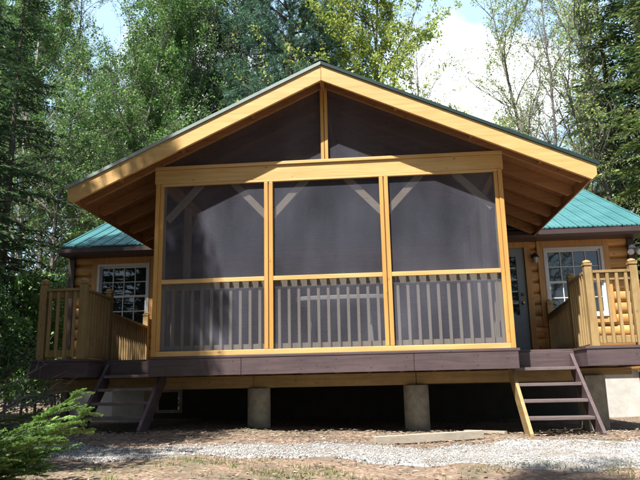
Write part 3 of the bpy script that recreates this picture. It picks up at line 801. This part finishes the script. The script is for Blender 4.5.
def rhombs(P, D, Nn, ln, wd, bend=.15):
    """leaf quads: base P, direction D, normal Nn"""
    Sd = np.cross(D, Nn); Sd /= np.linalg.norm(Sd, axis=1, keepdims=True)+1e-9
    ln = ln[:, None]; wd = wd[:, None]
    mid = P+D*ln*.45
    V = np.stack([P, mid+Sd*wd/2, P+D*ln-Nn*ln*bend, mid-Sd*wd/2], 1).reshape(-1, 3)
    return V, np.arange(len(P)*4).reshape(-1, 4)
def unit(v): return v/(np.linalg.norm(v, axis=-1, keepdims=True)+1e-9)
def rvec(n, r): return unit(r.normal(size=(n, 3)))

def decid(seed, H, crown0=.3, spread=.35, leaves=20000, lsize=.09, r0=.14, nb=34, up=.6, gens=3, lscale=1.0):
    r = np.random.RandomState(seed); segs = []; tips = []
    def grow(p, d, ln, rad, g, nseg):
        pts = [p]; 
        for k in range(nseg):
            d = unit(d + r.normal(0, .10+.05*g, 3) + np.array([0, 0, .05 if g else .03]))
            q = p+d*ln/nseg; rr = rad*(1-k/nseg*.75); rn = rad*(1-(k+1)/nseg*.75)
            segs.append([*p, *q, rr, rn]); 
            if g >= gens-1: tips.append((p, q, g))
            p = q; pts.append((p, d, rn))
        return pts[1:]
    tr = [];
    p = np.zeros(3); d = np.array([0, 0, 1.]); ns = 16
    for k in range(ns):
        d = unit(d+r.normal(0, .045, 3)); d[2] = max(d[2], .9); q = p+d*H/ns
        ra = r0*(1-k/ns*.85); rb = r0*(1-(k+1)/ns*.85); segs.append([*p, *q, ra, rb]); tr.append((q, ra)); p = q
    for i in range(nb):
        t = crown0+(1-crown0)*(i+r.rand())/nb; k = min(ns-1, int(t*ns)); p, ra = tr[k]
        az = r.rand()*2*PI; el = up*(.6+.6*r.rand())+t*.25
        d = np.array([math.cos(az)*math.cos(el), math.sin(az)*math.cos(el), math.sin(el)])
        ln = H*spread*(1.15-.75*t)*(.7+.5*r.rand())
        c = grow(p, d, ln, ra*.5, 1, 5)
        for (q, dd, rn) in c:
            for _ in range(2):
                d2 = unit(dd+r.normal(0, .55, 3)+[0, 0, .15])
                c2 = grow(q, d2, ln*.38*(.6+.7*r.rand()), rn*.55, 2, 3)
                if gens > 3 or gens == 3:
                    for (q2, dd2, rn2) in c2:
                        d3 = unit(dd2+r.normal(0, .7, 3)); grow(q2, d3, ln*.16*(.5+r.rand()), max(rn2*.5, .004), 3, 2)
    A = np.array([t[0] for t in tips]); B = np.array([t[1] for t in tips])
    # clumpiness: weight tips
    wgt = r.rand(len(A))**2; wgt /= wgt.sum(); ix = r.choice(len(A), leaves, p=wgt)
    u = r.rand(leaves, 1); P = A[ix]*(1-u)+B[ix]*u+r.normal(0, .07*lscale, (leaves, 3))
    D = unit(rvec(leaves, r)+np.array([0, 0, -.25])); Nn = unit(rvec(leaves, r)*.8+np.array([0, 0, .8]))
    s = lsize*(.6+.8*r.rand(leaves))
    segs = np.array(segs); segs[:, 6:] = np.maximum(segs[:, 6:], .004)
    return tubes(segs, 6), rhombs(P, D, Nn, s, s*.75)

def conifer(seed, H, rad=2.6, start=.08, step=.22, per=4, droop=.25, lsz=(.15, .055), dens=1.0, r0=.16, power=.8):
    r = np.random.RandomState(seed); segs = []; LP, LD, LN, LS = [], [], [], []
    ns = 14
    for k in range(ns): segs.append([0, 0, H*k/ns, 0, 0, H*(k+1)/ns, r0*(1-k/ns*.93), r0*(1-(k+1)/ns*.93)])
    z = H*start
    while z < H*.99:
        t = (z/H-start)/(1-start)
        for _ in range(per):
            az = r.rand()*2*PI; ln = rad*((1-t)**power*.95+.05)*(.6+.55*r.rand())
            zz = z+r.rand()*step; el = .15+.35*t-(.1 if t < .4 else 0)
            dirh = np.array([math.cos(az), math.sin(az), 0]); sid = np.array([-math.sin(az), math.cos(az), 0])
            n = max(3, int(ln/.22)); prev = np.array([0, 0, zz]); pts = [prev]
            for k in range(1, n+1):
                u = k/n; q = np.array([0, 0, zz])+dirh*ln*u+np.array([0, 0, math.sin(el)*ln*u-droop*ln*u*u])+sid*.06*math.sin(k+az*5)
                segs.append([*prev, *q, .02*(1-u*.8)*ln/1.5+.004, .02*(1-u)*ln/1.5+.004]); prev = q; pts.append(q)
            nt_ = int(ln/.085*dens)
            for k in range(nt_):
                u = .12+.88*(k+r.rand())/nt_; i = min(n-1, int(u*n)); f = u*n-i; b0 = pts[i]*(1-f)+pts[i+1]*f
                tw = (.16+.34*ln*.3)*(1.15-u)*(.6+.6*r.rand())+.06
                for sg in (-1, 1):
                    dd = unit(dirh*.75+sid*sg*1.0+np.array([0, 0, -.12+r.normal(0, .15)]))
                    m = max(2, int(tw/.075))
                    for j in range(m):
                        LP.append(b0+dd*tw*j/m+np.array([0, 0, -droop*.35*(j/m)**2*tw])); LD.append(unit(dd+dirh*.5*(r.rand()-.3)+sid*r.normal(0, .5)+np.array([0, 0, r.normal(-.08, .2)]))); LN.append([r.normal(0, .35), r.normal(0, .35), 1]); LS.append(.7+.6*r.rand())
        z += step*(.8+.4*r.rand())
    LP = np.array(LP); LD = np.array(LD); LN = unit(np.array(LN)); LS = np.array(LS)
    return tubes(segs, 6), rhombs(LP, LD, LN, LS*lsz[0], LS*lsz[1], .1)

def pine(seed, H, rad=3.4, start=.15, r0=.2, whorl=.42, per=5, tuft=16):
    r = np.random.RandomState(seed); segs = []; C = []; CD = []
    ns = 14
    for k in range(ns): segs.append([0, 0, H*k/ns, 0, 0, H*(k+1)/ns, r0*(1-k/ns*.9), r0*(1-(k+1)/ns*.9)])
    z = H*start
    while z < H*.985:
        t = (z/H-start)/(1-start)
        for _ in range(per):
            az = r.rand()*2*PI; ln = rad*((1-t)**.6)*(.55+.6*r.rand())+.25; el = .2+.4*t+r.normal(0, .12)
            d = np.array([math.cos(az)*math.cos(el), math.sin(az)*math.cos(el), math.sin(el)]); p = np.array([0, 0, z+r.rand()*.25]); n = max(3, int(ln/.3))
            for k in range(n):
                d = unit(d+r.normal(0, .08, 3)+[0, 0, .03]); q = p+d*ln/n; u = (k+1)/n
                segs.append([*p, *q, .028*(1-u*.6)*ln/2+.006, .028*(1-u*.8)*ln/2+.005])
                if u > .3:
                    for _ in range(4):
                        d2 = unit(d+r.normal(0, .6, 3)); L2 = (.25+.5*r.rand())*(1.2-u*.5); e = q+d2*L2; segs.append([*q, *e, .008, .004])
                        for w_ in (.45, .7, 1.0): C.append(q+d2*L2*w_+r.normal(0, .04, 3)); CD.append(d2)
                p = q
        z += whorl*(.8+.4*r.rand())
    C = np.repeat(np.array(C), tuft, 0); CD = np.repeat(np.array(CD), tuft, 0); n = len(C)
    D = unit(CD*.6+rvec(n, r)); ln = .10+.07*r.rand(n)
    return tubes(segs, 5), rhombs(C, D, rvec(n, r), ln, np.full(n, .017), .1)

PROTO = {}
def proto(key, gen, bark, leaf):
    (tv, tf), (lv, lf) = gen
    PROTO[key] = (np_mesh(key+'_trunk', tv, tf, True), np_mesh(key+'_crown', lv, lf), bark, leaf)
    PROTO[key][0].materials.append(bark); PROTO[key][1].materials.append(leaf)
def plant(key, px, y, name, label, cat, sc=1.0, rz=None, group=None, x=None, tilt=0, zs=1.0):
    x = atx(px, y) if x is None else x; z = float(gz(x, y))-.1
    t = thing(name, (x, y, z), label, cat, group)
    t.rotation_euler = (tilt, tilt*.5, random.random()*6.28 if rz is None else rz); t.scale = (sc, sc, sc*zs)
    a = bpy.data.objects.new('trunk', PROTO[key][0]); b = bpy.data.objects.new('crown', PROTO[key][1])
    for o in (a, b): COL.objects.link(o); o.parent = t
    return t

proto('greenA', decid(1, 14, .18, .28, 46000, .072, .13, 40), M['bark_grey'], M['l_green'])
proto('greenB', decid(2, 15, .25, .24, 36000, .065, .11, 36, up=.8), M['bark_pale'], M['l_green'])
proto('maple', decid(3, 15, .2, .34, 70000, .08, .16, 52), M['bark_grey'], M['l_maple'])
proto('budA', decid(4, 14, .15, .30, 14000, .06, .12, 36, up=.8), M['bark_grey'], M['l_bud'])
proto('budB', decid(5, 13, .15, .26, 46000, .056, .10, 34, up=.9), M['bark_pale'], M['l_bud'])
proto('bare', decid(6, 15, .3, .26, 4000, .05, .10, 30, up=.9), M['bark_grey'], M['l_bud'])
proto('hem', conifer(7, 14, 2.6), M['bark_dark'], M['l_hem'])
proto('hemB', conifer(8, 12, 2.2, .06, .24, 4, .3), M['bark_dark'], M['l_cedar'])
proto('pine', pine(9, 19, 3.6), M['bark_dark'], M['l_pine'])
shrub_gen = decid(10, 2.4, .05, .42, 5000, .07, .03, 22, up=.5)
proto('shrub', shrub_gen, M['bark_grey'], M['l_green'])

WOODL = 'leafy trees in the wood behind the left side of the cabin'
def T(*a, **k): return plant(*a, **k)
# left wood
T('greenA', 150, 13, 'broadleaf_tree', 'green broadleaf tree rising over the left roof slope, nearest the pine', 'tree', 1.0, 1.0, WOODL)
T('greenB', 95, 12, 'broadleaf_tree', 'slender pale trunked tree behind the left roof corner', 'tree', 1.0, 2.0, WOODL)
T('greenA', 45, 16, 'broadleaf_tree', 'broadleaf tree left of the slender pale trunked tree', 'tree', 1.05, 3.1, WOODL)
T('greenB', 195, 18, 'broadleaf_tree', 'thin leafy tree just left of the big pine, behind the roof slope', 'tree', 1.1, .6, WOODL)
for i, (px, y, k, sc) in enumerate([(10, 21, 'greenB', 1.2), (70, 23, 'greenA', 1.2), (120, 20, 'greenB', 1.1), (168, 26, 'greenA', 1.3), (-30, 17, 'greenA', 1.1), (100, 30, 'greenA', 1.3)]):
    T(k, px, y, 'broadleaf_tree', 'tall leafy tree deep in the wood behind the left side of the cabin', 'tree', sc, i*1.3, 'deep wood trees')
T('greenB', 25, 11, 'broadleaf_tree', 'pale trunked leafy tree beside the dark hemlock at the left edge', 'tree', 1.0, 4.0)
T('hem', 75, 26, 'hemlock_tree', 'dark hemlock far back in the wood behind the left end of the cabin', 'tree', 1.2, 1.0)
T('hem', -4, 6.0, 'hemlock_tree', 'dark drooping hemlock at the left edge, left of the cabin', 'tree', .8, 2.0)
T('hem', -60, 3.2, 'hemlock_tree', 'nearest dark hemlock at the far left edge beside the railing', 'tree', .8, 4.0)
T('hem', 130, 22, 'hemlock_tree', 'hemlock deep in the wood above the left roof slope', 'tree', 1.3, 5.0)
for i, (px, y) in enumerate([(52, 14), (125, 15), (190, 14)]):
    T('bare', px, y, 'bare_tree', 'slender grey trunk with few leaves among the green trees on the left', 'tree', 1.0, i*1.4, 'slender trunks in the left wood')
# pines in the middle
T('pine', 232, 16, 'pine_tree', 'dark pine above the left roof slope', 'tree', .95, .4)
T('pine', 292, 13.5, 'pine_tree', 'big soft needled blue green pine left of the roof peak', 'tree', .95, 2.2)
T('pine', 258, 22, 'pine_tree', 'pine filling the gap between the two nearer pines', 'tree', 1.1, 4.2)
T('pine', 325, 24, 'pine_tree', 'tall pine behind the roof peak', 'tree', 1.05, 1.2)
# maple
T('maple', 378, 14, 'maple_tree', 'bright yellow green spring maple right of the roof peak', 'tree', .98, .7)
T('bare', 425, 20, 'bare_tree', 'thin almost leafless tree right of the yellow green maple', 'tree', 1.05, 2.0)
T('budB', 415, 26, 'young_tree', 'small leafing tree low behind the right roof slope beside the maple', 'tree', .75, 1.0)
T('budB', 500, 17, 'young_tree', 'pale green young tree standing against the cloud above the right roof slope', 'tree', .74, 3.0)
T('budA', 552, 13, 'budding_tree', 'many limbed budding tree with bare grey branches above the right roof corner', 'tree', 1.0, 1.1)
T('budA', 588, 16, 'budding_tree', 'taller budding tree between the many limbed tree and the right conifer', 'tree', 1.1, 4.0)
T('budB', 535, 22, 'young_tree', 'leafy young tree low between the cloud and the many limbed tree', 'tree', .75, 5.0)
T('bare', 570, 10, 'bare_tree', 'leafless tree leaning beside the right end of the cabin roof', 'tree', .8, 5.2)
T('hemB', 632, 11, 'conifer_tree', 'sunlit yellowish conifer at the right edge behind the cabin', 'tree', 1.15, 1.5)
T('budA', 628, 10, 'young_tree', 'yellow green young tree in front of the sunlit conifer at the right edge', 'tree', .95, .4)
T('hemB', 685, 7, 'conifer_tree', 'conifer at the far right edge nearest the cabin wall', 'tree', 1.0, 3.3)
T('hem', 672, 9.8, 'hemlock_tree', 'dark hemlock behind the sunlit conifer on the right', 'tree', 1.1, 2.5)
for i, (px, y, k, sc) in enumerate([(470, 34, 'budB', .85), (600, 24, 'budB', 1.0), (560, 34, 'greenA', .75), (615, 30, 'greenA', 1.0), (510, 36, 'greenA', .62), (640, 24, 'greenB', 1.2)]):
    T(k, px, y, 'broadleaf_tree', 'small distant tree showing low over the right roof slope', 'tree', sc, i*1.7, 'distant trees on the right')
# shrubs on the left and low right
for i, (px, y, sc, lb) in enumerate([(8, 3.5, 1.0, 'dark leafy shrub at the left picture edge beside the railing'), (40, 5.5, 1.1, 'leafy shrub left of the cabin wall, behind the left railing'), (-10, 1.5, .8, 'low leafy shrub in front of the hemlock at the left edge'), (55, 9, 1.3, 'tall shrub under the hemlock behind the cabin corner')]):
    T('shrub', px, y, 'shrub', lb, 'shrub', sc, i*1.9)
for i in range(14):
    T('shrub', 0, 5+i*1.1, 'shrub', 'small undergrowth shrub in the dark wood left of the cabin', 'shrub', 1.0+.1*(i % 4), i*.9, 'undergrowth in the left wood', x=-6.5-(i*37 % 11)*.9)
for i in range(7):
    T('shrub', 0, 5+i*1.6, 'shrub', 'small undergrowth shrub in the wood right of the cabin', 'shrub', 1.0+.1*(i % 3), i*.9, 'undergrowth in the right wood', x=7.2+(i*29 % 7)*.9)
# shading trees outside the frame that throw the dappled shade (left and behind)
T('hem', 0, -1.2, 'hemlock_tree', 'tall hemlock left of the porch whose boughs hang into the left edge', 'tree', .95, .3, x=-6.3)
T('greenA', 0, -5.2, 'broadleaf_tree', 'broadleaf tree left of the viewer shading the left stairs', 'tree', .95, 2.2, x=-6.3)
T('hem', 0, -3.0, 'hemlock_tree', 'hemlock left of the viewer shading the left railing', 'tree', .8, 5.2, x=-4.9)
T('hem', 0, -4.8, 'hemlock_tree', 'hemlock left of the viewer shading the left cabin window', 'tree', .9, 3.2, x=-5.9)
T('hem', 0, -4.4, 'hemlock_tree', 'hemlock left of the viewer whose top shades the left bay of the porch', 'tree', .86, 1.2, x=-4.1)
T('greenB', 0, -10.4, 'broadleaf_tree', 'broadleaf tree behind the viewer dappling the foreground, left one', 'tree', .9, 2.2, x=-3.2)
T('greenB', 0, -10.8, 'broadleaf_tree', 'broadleaf tree behind the viewer dappling the foreground, right one', 'tree', .92, .2, x=1.2)
# wood behind the viewer, for pane reflections; some added to block low sky
for i, (x, y, k, sc) in enumerate([(-9, -19, 'hem', 1.2), (-3, -22, 'greenA', 1.1), (3, -20, 'hem', 1.1), (9, -19, 'greenB', 1.1), (15, -20, 'hem', 1.2), (-15, -15, 'greenA', 1.2), (-20, -22, 'hem', 1.3), (20, -14, 'greenA', 1.1), (6, -27, 'pine', 1), (-8, -28, 'pine', 1), (-6, -14.5, 'hem', 1.0), (0, -16, 'greenB', 1.1), (6, -15, 'hem', 1.05), (11, -13, 'greenB', 1.1), (-12, -11, 'hem', 1.1), (-2, -19, 'hem', 1.2), (16, -9, 'hem', 1.0), (-10, -6, 'hemB', 1.1), (14, -6, 'hem', 1.0), (13, 4, 'greenA', 1.0)]):
    T(k, 0, y, 'forest_tree', 'tree of the wood around the clearing, outside the picture', 'tree', sc, i*1.1, 'trees around the clearing', x=x)

# ------------------------------------------------------------------ fir sapling with detailed boughs (left foreground)
def fir_bough(seed, ln=1.3):
    r = np.random.RandomState(seed); segs = []; P = []; D = []; 
    def needles(a, b, n, up):
        d = unit(b-a); s = unit(np.cross(d, up))
        u = r.rand(n); q = a+(b-a)*u[:, None]; sg = np.where(r.rand(n) < .5, -1, 1)
        dd = unit(d*.55+s[None]*sg[:, None]*(.7+.3*r.rand(n))[:, None]+up*(.15+.35*r.rand(n))[:, None]*np.where(r.rand(n) < .75, 1, -.6)[:, None])
        P.append(q); D.append(dd)
    n = 16; p = np.zeros(3); pts = [p]
    for k in range(n):
        u = (k+1)/n; q = np.array([ln*u, .05*math.sin(k*.7)*u, .10*u-.10*u*u*0]); segs.append([*p, *q, .009*(1-u*.8)+.0015, .009*(1-u*.9)+.0015]); needles(p, q, int(170*ln), np.array([0, 0, 1.])); p = q; pts.append(p)
    for k in range(3, n+1):
        for sg in (-1, 1):
            u = k/n; base = pts[min(k, n)]+(pts[min(k, n)]-pts[k-1])*(r.rand()-.5); tl = (.34*(1.12-u)+.04)*(.5+.7*r.rand())*ln/1.1
            d = unit(np.array([.75, sg*(.6+.35*r.rand()), r.normal(.0, .20)])); a = base
            for j in range(3):
                d = unit(d+np.array([.12, r.normal(0, .08), -.09+r.normal(0, .05)])); b = a+d*tl/3; segs.append([*a, *b, .003, .002]); needles(a, b, int(tl/3*1200), np.array([0, 0, 1.]))
                if j < 2 and tl > .12:
                    for s2 in (-1, 1):
                        d2 = unit(d+np.array([-d[1]*s2, d[0]*s2, 0])*.75); c = b+d2*tl*.38; segs.append([*b, *c, .002, .0015]); needles(b, c, int(tl*.38*1100), np.array([0, 0, 1.]))
                a = b
    P = np.concatenate(P); D = np.concatenate(D); n = len(P)
    return tubes(segs, 5), rhombs(P, D, unit(rvec(n, r)*.5+np.array([0, 0, 1.])), .016+.010*r.rand(n), np.full(n, .0042), .1)
boughs = []
for sd_ in (21, 22):
    (tv, tf), (lv, lf) = fir_bough(sd_)
    a = np_mesh('bough_stem', tv, tf, True); a.materials.append(M['bark_grey']); b = np_mesh('bough_needles', lv, lf); b.materials.append(M['l_fir']); boughs.append((a, b))
def sapling(x, y, h, label, specs, boughsc=1.0, name='fir_sapling'):
    z = float(gz(x, y)); t = thing(name, (x, y, z), label, 'fir tree')
    MB().tube([(x, y, z-.05), (x+.01, y, z+h*.5), (x, y+.01, z+h)], [.035, .022, .006], 10).build('trunk', M['bark_dark'], t)
    for i, (zz, az, el, sc) in enumerate(specs):
        a, b = boughs[i % 2]
        br = bpy.data.objects.new('branch', a); nd = bpy.data.objects.new('needles', b)
        COL.objects.link(br); COL.objects.link(nd); br.parent = t; nd.parent = br
        br.location = (0, 0, zz); br.rotation_euler = (random.uniform(-.3, .3), -el, az); br.scale = (sc*boughsc,)*3
    return t
sp_ = [(.06, .06, .42, .96), (.0, .30, .26, .8), (.02, .02, .34, .98), (.10, -.30, .34, .68), (.04, .35, .30, .8), (.05, -.12, .22, .62), (.03, .18, .14, .7), (.08, -.75, .3, .6), (.12, .75, .3, .8)]
for k in range(6): sp_.append((.05+k*.08, 2.0+(k % 4)*.65, .3+k*.03, .8-.06*k))
sapling(-2.32, -4.0, .95, 'young fir in the left foreground with a sunlit bough reaching to the right', sp_)
sp2 = [(.1+k*.10, k*2.4, .15+.02*k, .85-.05*k) for k in range(13)]
sapling(-3.95, -1.2, 1.5, 'young fir farther back at the left edge in front of the railing', sp2)
# dead twigs at left
dt = thing('dead_branch', (-4.2, -.8, -.9), 'bare grey dead twigs tangled at the left edge before the railing', 'dead twigs')
r = np.random.RandomState(5); segs = []
for k in range(26):
    p = np.array([-4.35+r.rand()*.5, -1.0+r.rand()*.8, -.85+r.rand()*.3]); d = unit(np.array([.6+r.rand(), r.normal(0, .4), .2+r.rand()*1.0]))
    for j in range(7):
        q = p+d*.14; segs.append([*p, *q, .008*(1-j/8), .008*(1-(j+1)/8)]); 
        if j > 1: e = q+unit(d+r.normal(0, .7, 3))*.2; segs.append([*q, *e, .003, .0015])
        d = unit(d+r.normal(0, .18, 3)+[0, 0, -.03]); p = q
tv, tf = tubes(segs, 5); tv = tv-np.array([-4.2, -.8, -.9])
link_mesh('twig', np_mesh('twig', tv, tf, True), M['bark_pale'], dt)
